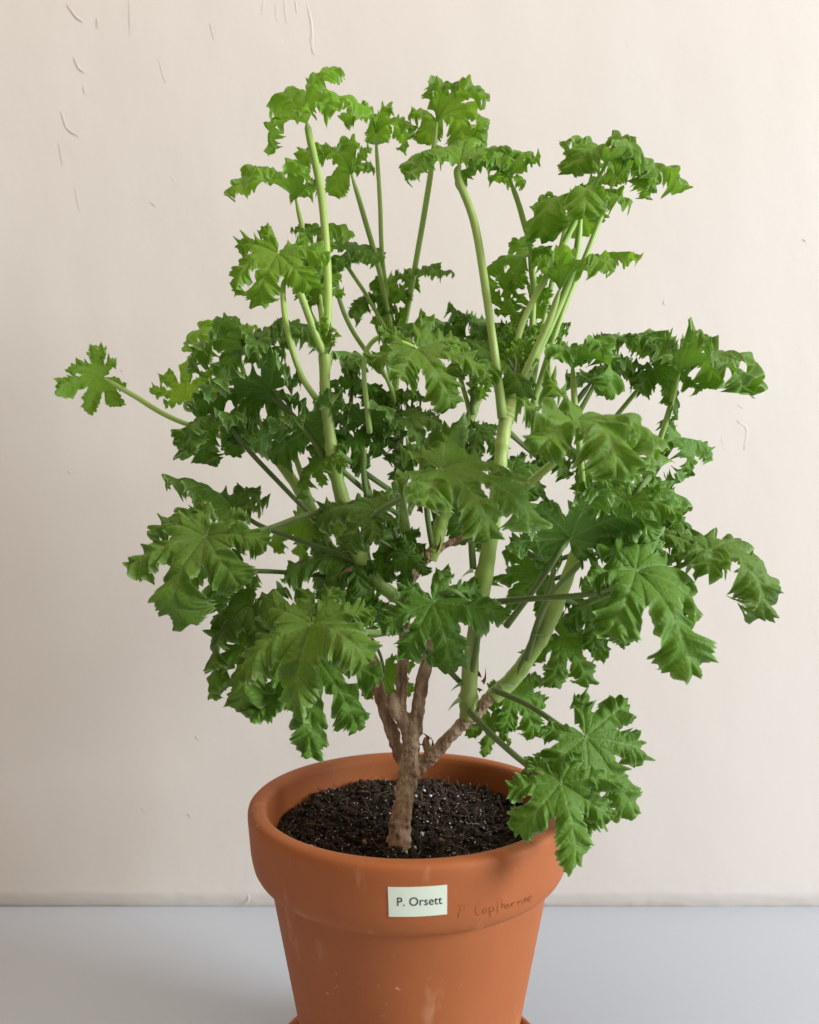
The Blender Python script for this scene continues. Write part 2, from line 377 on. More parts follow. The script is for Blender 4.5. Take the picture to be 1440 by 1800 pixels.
# ------------------------------------------------------------------ soil
ZS = .1695
def soil_z(x, y):
    r = math.hypot(x, y)
    return ZS + .075 * y + .004 * max(0, 1 - ((x + .01) ** 2 + (y - .02) ** 2) / .0036) + .0034 * mnoise.noise(Vector((x * 60, y * 60, 0))) + .0016 * mnoise.noise(Vector((x * 190, y * 190, 3))) - .003 * (r / .085) ** 4
def build_soil():
    vs = [(0, 0, soil_z(0, 0))]; fs = []; rings, seg = 46, 120
    for i in range(1, rings + 1):
        for j in range(seg):
            a = 2 * math.pi * j / seg; r = .0846 * i / rings; x, y = r * math.cos(a), r * math.sin(a)
            vs.append((x, y, soil_z(x, y)))
    for j in range(seg): fs.append((0, 1 + j, 1 + (j + 1) % seg))
    for i in range(rings - 1):
        for j in range(seg):
            a = 1 + i * seg + j; b = 1 + i * seg + (j + 1) % seg; fs.append((a, a + seg, b + seg, b))
    s = mesh_obj('potting_soil', vs, fs, M['soil'])
    tag(s, 'dark crumbly potting soil with white grit filling the pot', 'soil', kind='stuff')
    ico = bmesh.new(); bmesh.ops.create_icosphere(ico, subdivisions=1, radius=1)
    iv = [v.co.copy() for v in ico.verts]; iff = [[v.index for v in f.verts] for f in ico.faces]; ico.free()
    def pick(rm=.0825):
        r = rm * math.sqrt(random.random()); a = random.random() * 6.283; return r * math.cos(a), r * math.sin(a)
    def lump(sz, seed):
        R = Matrix.Rotation(random.random() * 6.28, 3, Vector((random.random() - .5, random.random() - .5, random.random() - .5)).normalized())
        sq = Vector((random.uniform(.7, 1.4), random.uniform(.6, 1.1), random.uniform(.5, .9)))
        return [R @ Vector((v.x * sq.x, v.y * sq.y, v.z * sq.z)) * sz * random.uniform(.7, 1.25) for v in iv]
    vs = []; fs = []
    for k in range(4200):
        x, y = pick(); sz = random.choice((.0006, .0009, .0013, .0019, .0024)) * random.uniform(.7, 1.3)
        c = Vector((x, y, soil_z(x, y) + sz * .4)); b = len(vs)
        vs += [c + q for q in lump(sz, k)]; fs += [[b + i for i in f] for f in iff]
    tag(mesh_obj('soil_crumbs', vs, fs, M['crumb'], s, smooth=False), None, kind='stuff')
    vs = []; fs = []
    for k in range(650):
        x, y = pick(.082); L = random.uniform(.003, .012); a = random.random() * 6.28; el = random.gauss(.15, .35)
        if math.hypot(x, y) > .074: el = abs(el) + .5; L *= .7
        c = Vector((x, y, soil_z(x, y) + .001)); d = Vector((math.cos(a) * math.cos(el), math.sin(a) * math.cos(el), math.sin(el)))
        e = c + d * L; rr = math.hypot(e.x, e.y)
        if rr > .084: e.x *= .084 / rr; e.y *= .084 / rr
        mid = c.lerp(e, .5) + Vector((random.gauss(0, .0008), random.gauss(0, .0008), random.gauss(.0004, .0006)))
        r = random.uniform(.00012, .00042)
        v, f = tube_data(catmull([c, mid, e], 4), [r, r * 1.1, r * .5], 4, 0, 0, True, len(vs)); vs += v; fs += f
    tag(mesh_obj('soil_fibres', vs, fs, M['fibre'], s), None, kind='stuff')
    vs = []; fs = []
    for k in range(700):
        x, y = pick(.083); sz = random.uniform(.00025, .0006)
        c = Vector((x, y, soil_z(x, y) + sz + .0013)); b = len(vs)
        vs += [c + q for q in lump(sz, k)]; fs += [[b + i for i in f] for f in iff]
    tag(mesh_obj('perlite_dust', vs, fs, M['perlite'], s), None, kind='stuff')
    spots = [(731, 1420, 1.3), (746, 1412, 1.5), (757, 1420, 1.2), (782, 1424, 1.2), (790, 1385, 1.2), (826, 1392, 1.0), (742, 1475, 1.5), (730, 1490, 1.3), (715, 1497, 1.2), (774, 1486, 1.6), (640, 1484, 1.9), (652, 1482, 1.3),
             (590, 1464, 1.0), (585, 1440, .9), (622, 1428, .9), (655, 1380, .9), (650, 1392, .7), (845, 1440, .8), (872, 1460, .6), (905, 1420, .7), (700, 1494, .9), (560, 1410, .8), (835, 1482, .8), (610, 1400, .7)]
    for k in range(48):
        x, y = pick(.08); spots.append((None, (x, y), random.uniform(.5, .95)))
    for px, py, q in spots:
        if px is None: x, y = py
        else:
            d = Vector(((px - CX) / FPX, 1, -(py - CY) / FPX)); t = (ZC - ZS - .001) / -d.z; x, y = d.x * t, t - DIST
            if math.hypot(x, y) > .081: continue
        sz = q * .00095; c = Vector((x, y, soil_z(x, y) + sz * .8 + .0016))
        m = M['dry'] if px in (774, 640) else M['perlite']
        mesh_obj('grit_grain' if px in (774, 640) else 'perlite_grain', [c + v for v in lump(sz, 0)], iff, m, s)
build_soil()

# ------------------------------------------------------------------ plant: wood and stems
base = P(703, 1480, -2.4); base = Vector((base.x, base.y, soil_z(base.x, base.y)))
plant = bpy.data.objects.new('pelargonium_plant', None); C.objects.link(plant); plant.empty_display_size = .02
plant.location = base
tag(plant, 'bushy scented pelargonium with crisped green leaves and woody brown trunk', 'plant')
INV = Matrix.Translation(-base)
def part(name, vs, fs, mat, parent=None, smooth=True):
    """mesh in world coordinates, parented to the plant (or to a part that sits at the plant's origin)"""
    return mesh_obj(name, [Vector(v) - base for v in vs], fs, mat, parent or plant, smooth)
def pxl(pts): return [P(*p) for p in pts]
def rpx(w, dep=0): return w * .5 / FPX * (DIST + dep * .01)

def wood_mesh(paths, name, voxel):
    vs = []; fs = []
    for k, (pts, wd) in enumerate(paths):
        pp = catmull(pxl(pts), 68)
        b0 = [rpx(w) * .86 for w in wd]; rad = []
        for i in range(69):
            x = i / 68 * (len(b0) - 1); q = min(int(x), len(b0) - 2)
            rad.append((b0[q] + (b0[q + 1] - b0[q]) * (x - q)) * (1 + .13 * max(0, math.sin(i * .55 + k * 1.7 + .6 * math.sin(i * .13))) ** 10))
        v, f = tube_data(pp, rad, 20, .25, k + 1, True, len(vs)); vs += v; fs += f
    o = part(name, vs, fs, M['bark'])
    md = o.modifiers.new('union', 'REMESH'); md.mode = 'VOXEL'; md.voxel_size = voxel; md.use_smooth_shade = True
    sm = o.modifiers.new('soften', 'SMOOTH'); sm.iterations = 1; sm.factor = .5
    tx = bpy.data.textures.new('bark_relief', 'CLOUDS'); tx.noise_scale = .005; tx.noise_depth = 4
    dp = o.modifiers.new('relief', 'DISPLACE'); dp.texture = tx; dp.strength = .0017; dp.mid_level = .5; dp.texture_coords = 'LOCAL'
    return o
def build_wood():
    W = [([(704, 1530, -2.6), (703, 1500, -2.5), (702, 1475, -2.3), (704, 1440, -1.8), (712, 1395, -1.1), (718, 1360, -.5), (722, 1320, -.1), (724, 1285, 0)], [56, 50, 47, 40, 37, 43, 36, 37]),
         ([(712, 1345, .1), (700, 1325, .3), (690, 1290, .5), (672, 1235, .8), (660, 1190, 1), (650, 1160, 1), (646, 1136, 1)], [22, 24, 27, 26, 25, 24, 22]),
         ([(722, 1290, 0), (714, 1268, 0), (700, 1255, -.1), (690, 1232, -.2), (686, 1220, -.2)], [36, 32, 27, 22, 17]),
         ([(712, 1280, .1), (705, 1240, .2), (707, 1190, .2), (710, 1140, .2), (712, 1085, .3), (716, 1040, .4), (728, 1005, .5), (752, 978, .6), (775, 962, .6)], [26, 24, 23, 24, 22, 24, 27, 24, 18]),
         ([(728, 1290, 0), (735, 1245, -.1), (740, 1210, -.1), (750, 1165, 0), (757, 1125, 0), (758, 1095, .2)], [32, 25, 26, 27, 19, 15]),
         ([(730, 1362, 0), (745, 1340, -.2), (770, 1318, -.4), (795, 1292, -.6), (815, 1272, -.7), (835, 1255, -.8)], [28, 32, 27, 25, 27, 25]),
         ([(752, 1318, -.1), (748, 1305, 0), (752, 1296, .1)], [16, 13, 9]),
         ([(835, 1258, -.8), (850, 1238, -.8), (872, 1218, -.8)], [24, 23, 26]),
         ([(760, 970, .6), (790, 955, .7), (820, 942, .8), (850, 918, .9)], [16, 14, 13, 10])]
    wood_mesh(W, 'trunk', .00075)
build_wood()

STEMS = [
    # (path, widths px)
    ([(716, 1060, .6), (690, 1045, .4), (655, 1015, 0), (636, 990, -1), (618, 930, -2), (604, 885, -2.3), (588, 820, -2.6), (579, 760, -2.8), (572, 700, -3), (571, 620, -3)], [24, 27, 31, 32, 27, 30, 25, 22, 20, 23]),
    ([(700, 1075, 1), (640, 1050, 2), (590, 985, 3), (545, 890, 3.4), (500, 825, 3.6), (455, 770, 3.8), (415, 720, 4)], [20, 24, 24, 25, 22, 18, 13]),
    ([(758, 985, .6), (770, 945, .6), (783, 890, .8), (800, 820, 1), (820, 755, 1.5), (842, 690, 2)], [24, 27, 28, 25, 24, 22]),
    ([(822, 1262, -.7), (824, 1225, -1), (826, 1180, -1.6), (834, 1110, -2.4), (845, 1048, -3), (862, 950, -3.4), (876, 850, -3.6), (882, 790, -3.4), (890, 735, -3)], [32, 36, 31, 28, 33, 30, 27, 25, 28]),
    ([(866, 1226, -.8), (900, 1195, -.9), (930, 1155, -1), (962, 1100, -1), (988, 1040, -.8), (1012, 975, -.4), (1030, 915, .2), (1045, 850, 1)], [31, 34, 30, 32, 27, 24, 21, 16]),
    ([(740, 985, 1.2), (712, 930, 2), (703, 850, 3), (700, 770, 4), (695, 690, 5), (698, 600, 6)], [20, 25, 24, 20, 18, 16]),
    ([(890, 740, -3), (905, 690, -2.4), (915, 650, -2)], [30, 30, 24]),
    ([(1012, 975, -.4), (1060, 940, 1), (1110, 890, 2), (1150, 820, 3), (1168, 760, 3.2)], [22, 19, 17, 15, 12]),
]
for k, (pts, wd) in enumerate(STEMS):
    pp = catmull(pxl(pts), 96)
    base_r = [rpx(w) * .86 for w in wd]; rad = []
    nodes = [.10 + .21 * q + .05 * math.sin(k * 3 + q * 2.1) for q in range(5)]
    for i in range(97):
        x = i / 96 * (len(base_r) - 1); q = min(int(x), len(base_r) - 2); r0 = base_r[q] + (base_r[q + 1] - base_r[q]) * (x - q)
        rad.append(r0 * (1 + sum(.16 * math.exp(-((i / 96 - t) / .014) ** 2) for t in nodes)))
    v, f = tube_data(pp, rad, 14, .12, k + 20)
    part('stem', v, f, M['stem'])

def stipule(px, py, dep, ang, ln, mat='stipule', curl=.4):
    """small pointed bract at a stem node; ang = direction in the picture plane, ln in cm"""
    o = P(px, py, dep); a = math.radians(ang); d = Vector((math.cos(a), -.25, math.sin(a))).normalized()
    n = Vector((-d.z, 0, d.x)).normalized(); w = d.cross(n).normalized(); L = ln * .01
    vs = []; fs = []
    for i in range(7):
        t = i / 6; wd = L * .30 * (1 - t) ** .8 * (1 - .3 * t); c = o + d * L * t + n * L * curl * t * t
        vs += [c - n * wd * .6 + w * wd * .3, c + w * -wd * .35, c + n * wd * .6 + w * wd * .3]
    for i in range(6):
        for j in range(2): a0 = i * 3 + j; fs.append((a0, a0 + 1, a0 + 4, a0 + 3))
    part('stipule', vs, fs, M[mat])
for s in [(568, 712, -3.4, 185, .7), (575, 620, -3.4, 40, .8), (563, 622, -3.4, 120, .7), (576, 600, -3.3, 60, 1.1), (565, 590, -3.2, 95, 1.0), (832, 1002, -3.6, 190, .8), (890, 905, -4, 25, .9), (815, 1200, -1.6, 190, .9),
          (810, 1228, -1.6, 200, 1.0), (838, 1250, -1.4, 60, .8), (960, 1120, -2, 150, .9), (955, 1170, -1.8, -30, .9), (905, 1205, -2, 160, 1.0), (906, 670, -3, 70, 1.6), (912, 665, -3, 100, 1.4), (640, 945, -2.4, 150, .7), (720, 700, 4, 80, .6), (775, 905, .2, 140, .7)]:
    stipule(*s)
for s in [(842, 1190, -1, 80, .9), (848, 1200, -1, 40, .8), (846, 1215, -1, 120, .7), (755, 1300, -.2, 100, .7), (760, 1312, -.2, 60, .6), (620, 1000, -2.2, 170, .9), (745, 985, .2, 60, .9), (700, 1075, -.2, 160, .9), (765, 968, .2, 30, .9), (640, 925, -2.6, 80, .5), (655, 1135, .8, 130, .5), (745, 1165, -.3, 120, .6), (738, 900, 1, 70, 1.2), (820, 930, .6, 60, 1.2)]:
    stipule(*s, mat='dry', curl=.9)

# ------------------------------------------------------------------ plant: leaves
def sstep(a, b, x): t = np.clip((x - a) / (b - a + 1e-9), 0, 1); return t * t * (3 - 2 * t)
UC = np.array([0, .07, .22, .42, .62, .80, .93, 1.0])
PHI = math.radians(57)
def leaf_geometry(seed, L, a0, kap, ruf=1.0, fan=1.0, wide=1.0, pw=1.35, twist=.5):
    """palmate, deeply lobed and toothed blade, attached at the origin; centre lobe along +x, upper face +z"""
    R = np.random.default_rng(seed)
    ang = np.array([-140, -95, -48, 0, 48, 95, 140], float) * fan + R.normal(0, 3.0, 7)
    rel = np.array([.47, .72, .88, 1.04, .88, .72, .47]) * (1 + R.normal(0, .06, 7))
    seam_rho = np.array([.30, .36, .40, .40, .36, .30]) * L * (1 + R.normal(0, .10, 6))
    k_l = kap * (1 + R.normal(0, .26, 7)); a_l = a0 + R.normal(0, 9, 7)
    cup = R.uniform(.7, 2.2, 7); tw = R.normal(0, twist, 7); sw = R.normal(0, .15, 7)
    K = 9; smax = .285 * L; ws = smax * np.arange(K + 1) / K
    angr = np.radians(ang); verts2 = {}; V = []; VE = []; MA = []; FL = []; faces = []
    nzp = R.uniform(0, 6.28, 8)
    def bend(x, al, kp):
        q = np.linspace(0, 1, 11)[None, :]; xx = np.maximum(x, 0)[:, None] * q
        a = np.radians(al[:, None] - kp[:, None] * (xx / L) ** pw)
        a = np.maximum(a, -2.6)
        return np.maximum(x, 0) * np.cos(a).mean(1), np.maximum(x, 0) * np.sin(a).mean(1), a[:, -1]
    for i in range(7):
        Li = rel[i] * L; Mr = max(22, int(78 * rel[i]))
        s = np.concatenate([ws, smax + (Li - smax) * np.arange(1, Mr + 1) / Mr]); nr = len(s)
        info = []
        for side in (-1, 1):
            j = i + side
            if 0 <= j < 7:
                be = abs(angr[j] - angr[i]) / 2; rho = seam_rho[min(i, j)]
                ke = int(np.clip(round(rho * math.sin(PHI - be) / math.sin(PHI) / smax * K), 2, K)); web = True
            else:
                be = min(math.radians(36), math.pi - abs(angr[i]) - .05); ke = 1; web = False
            be = min(be, PHI - .06)
            lb = s * math.sin(be) / math.sin(PHI - be); se = ws[ke]; le = lb[ke]
            t = np.clip((s - se) / (Li - se), 0, 1)
            env = le * (1 - t) ** .8 + wide * Li * .52 * np.power(t, .75) * np.power(1 - t, .50)
            n2 = (2.9 if rel[i] > .7 else 1.8) + R.uniform(-.25, .25); p = t * n2 + .5 + .12 * np.sin(t * 6 + R.uniform(0, 6))
            sec = np.abs(np.sin(math.pi * p)) ** .38
            nt_ = 17 * rel[i] + R.uniform(-1, 1); saw = np.mod(t * nt_ + R.uniform(0, 1), 1.0)
            tri = np.where(saw < .62, saw / .62, (1 - saw) / .38)
            l = env * (1 - (.30 + R.uniform(-.08, .08)) * (1 - sec)) * (1 - (.165 + .05 * np.sin(t * 23 + R.uniform(0, 6))) * tri - .05 * np.sin(t * 9 + R.uniform(0, 6)))
            l = np.minimum(l, np.where(t > 0, (1 - .26 * sstep(0, .16, t)) * lb, lb)); l[:ke + 1] = lb[:ke + 1] if web else l[:ke + 1]
            l = np.where(s >= Li * .9999, 0, l)
            pv = np.abs(np.mod(p, 1) - .5); vr = np.clip(1 - pv * (len(s) - ke) / n2 / .9, 0, 1) * (t > 0)
            info.append((l, t, p, vr, se, ke, web, R.uniform(0, 6.28, 3), R.uniform(1.6, 2.8)))
        semax = max(info[0][4], info[1][4])
        grid = np.full((nr, 15), -1, int)
        for c in range(15):
            side = 0 if c < 7 else 1; sg = -1 if c < 7 else 1; u = UC[7 - c] if c < 7 else UC[c - 7]
            l, t, p, vr, se, ke, web, ph, fr = info[side]
            xl = s + l * u * math.cos(PHI); yl = sg * l * u * math.sin(PHI)
            # leaflet-scale relief
            free = np.where(t > 0, sstep(0, .25, t), 0)
            h = -cup[i] * yl ** 2 / L + .030 * L * (np.abs(yl) / (np.abs(yl) + .035 * L))
            h += .030 * L * np.cos(2 * math.pi * p) * 4 * u * (1 - u) * free
            h += ruf * L * free * (u ** 2.2) * (.080 * np.sin(2 * math.pi * fr * t + ph[0]) + .050 * np.sin(2 * math.pi * fr * 2.3 * t + ph[1]) + .021 * np.sin(2 * math.pi * fr * 5.1 * t + ph[2]))
            h += ruf * L * free * u ** 4 * (.022 * np.sin(p * 2 * math.pi) - .042)
            h -= vr * (1 - u) * .016 * L
            wt = sstep(semax, semax + .32 * L, s)
            yl2 = yl + wt * sw[i] * Li * ((xl - semax) / Li) ** 2
            r = np.hypot(xl, yl2); th = angr[i] + np.arctan2(yl2, xl)
            kt = np.interp(th, angr, k_l); at = np.interp(th, angr, a_l)
            h += L * .022 * (np.sin(3.1 * th + nzp[0]) * r / L + np.sin(r / L * 7 + nzp[1] + 2 * th) * (r / L) ** 1.5)
            R1, H1, A1 = bend(r, at, kt)
            p1 = np.stack([np.cos(th) * R1 - np.sin(A1) * np.cos(th) * h, np.sin(th) * R1 - np.sin(A1) * np.sin(th) * h, H1 + np.cos(A1) * h], 1)
            ones = np.ones(nr); R2, H2, A2 = bend(xl, a_l[i] * ones, k_l[i] * ones)
            ex, ey = math.cos(angr[i]), math.sin(angr[i]); tau = tw[i] * wt * (xl / L)
            hh = h + yl2 * np.sin(tau); yy = yl2 * np.cos(tau)
            p2 = np.stack([ex * R2 - ey * yy - np.sin(A2) * ex * hh, ey * R2 + ex * yy - np.sin(A2) * ey * hh, H2 + np.cos(A2) * hh], 1)
            pos = p1 * (1 - wt[:, None]) + p2 * wt[:, None]
            for k in range(nr):
                if k == 0: key = 'o'
                elif c in (0, 14) and web and k <= ke: key = ('s', min(i, i + sg), k)
                elif u == 0: key = ('m', i, k)
                elif k == nr - 1: key = ('m', i, k)
                else: key = ('v', i, c, k)
                if key not in verts2:
                    verts2[key] = len(V); V.append(pos[k])
                    ve = (1 - .55 * s[k] / Li) if u == 0 else max(vr[k] * (1 - .65 * u), .12 if u < .1 else 0)
                    FL.append((r[k] * math.cos(th[k]), r[k] * math.sin(th[k]), seed * .37 % 5.0)); VE.append(ve); MA.append((1.0 if c in (0, 14) else .45 if c in (1, 13) else 0.0) * (0.0 if (web and k <= ke) else 1.0))
                grid[k, c] = verts2[key]
        for k in range(nr - 1):
            for c in range(14):
                q = [grid[k, c], grid[k + 1, c], grid[k + 1, c + 1], grid[k, c + 1]]
                qq = []
                for a in q:
                    if a not in qq: qq.append(a)
                if len(qq) >= 3: faces.append(qq[::-1] if False else qq)
    return np.array(V), faces, np.array(VE), np.array(MA), np.array(FL)

LEAFN = [0]
def leaf(jx, jy, dep, L, f, n, a0, kap, age, pet, ruf=1.0, r=None, fan=1.0, wide=1.0, pw=1.35, seed=None, over=False):
    LEAFN[0] += 1; sd = seed if seed is not None else 100 + LEAFN[0] * 13
    L *= .01; J = P(jx, jy, dep); nn = DV(n); ff = DV(f); ff = (ff - nn * ff.dot(nn)).normalized(); ss = nn.cross(ff)
    V, F, VE, MA, FL = leaf_geometry(sd, L, a0, kap * (1.1 if jy > 520 else 1), ruf * (.72 if jy < 520 else 1), fan, wide, pw, .25 if jy < 520 else .5)
    Mx = np.array([ff, ss, nn]); W = V @ Mx + np.array(J - base)
    me = bpy.data.meshes.new('leaf'); me.from_pydata(W.tolist(), [], F); me.update()
    me.polygons.foreach_set('use_smooth', [True] * len(me.polygons))
    for nm, arr in (('vein', VE), ('margin', MA), ('age', np.full(len(VE), age))):
        at = me.attributes.new(nm, 'FLOAT', 'POINT'); at.data.foreach_set('value', arr.astype(np.float32))
    at = me.attributes.new('flat', 'FLOAT_VECTOR', 'POINT'); at.data.foreach_set('vector', FL.astype(np.float32).ravel())
    me.materials.append(M['leaf']); o = bpy.data.objects.new('leaf', me); C.objects.link(o); o.parent = plant
    if pet:
        pts = pxl(pet) + ([J + nn * .0006] if over or n[1] < .5 else [J - nn * .007 - ff * .003, J + nn * .0003])
        rr = r * .001 * (.86 if jy < 520 else .95) if r else .0012 + L * .014
        pp = catmull(pts, 26)
        v, fs = tube_data(pp, [rr * 1.25, rr, rr * .95, rr * .95, rr * .95, rr * .95, rr * .9, rr * .85, rr * .4], 9, .05, LEAFN[0])
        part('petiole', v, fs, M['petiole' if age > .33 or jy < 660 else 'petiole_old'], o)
    return o

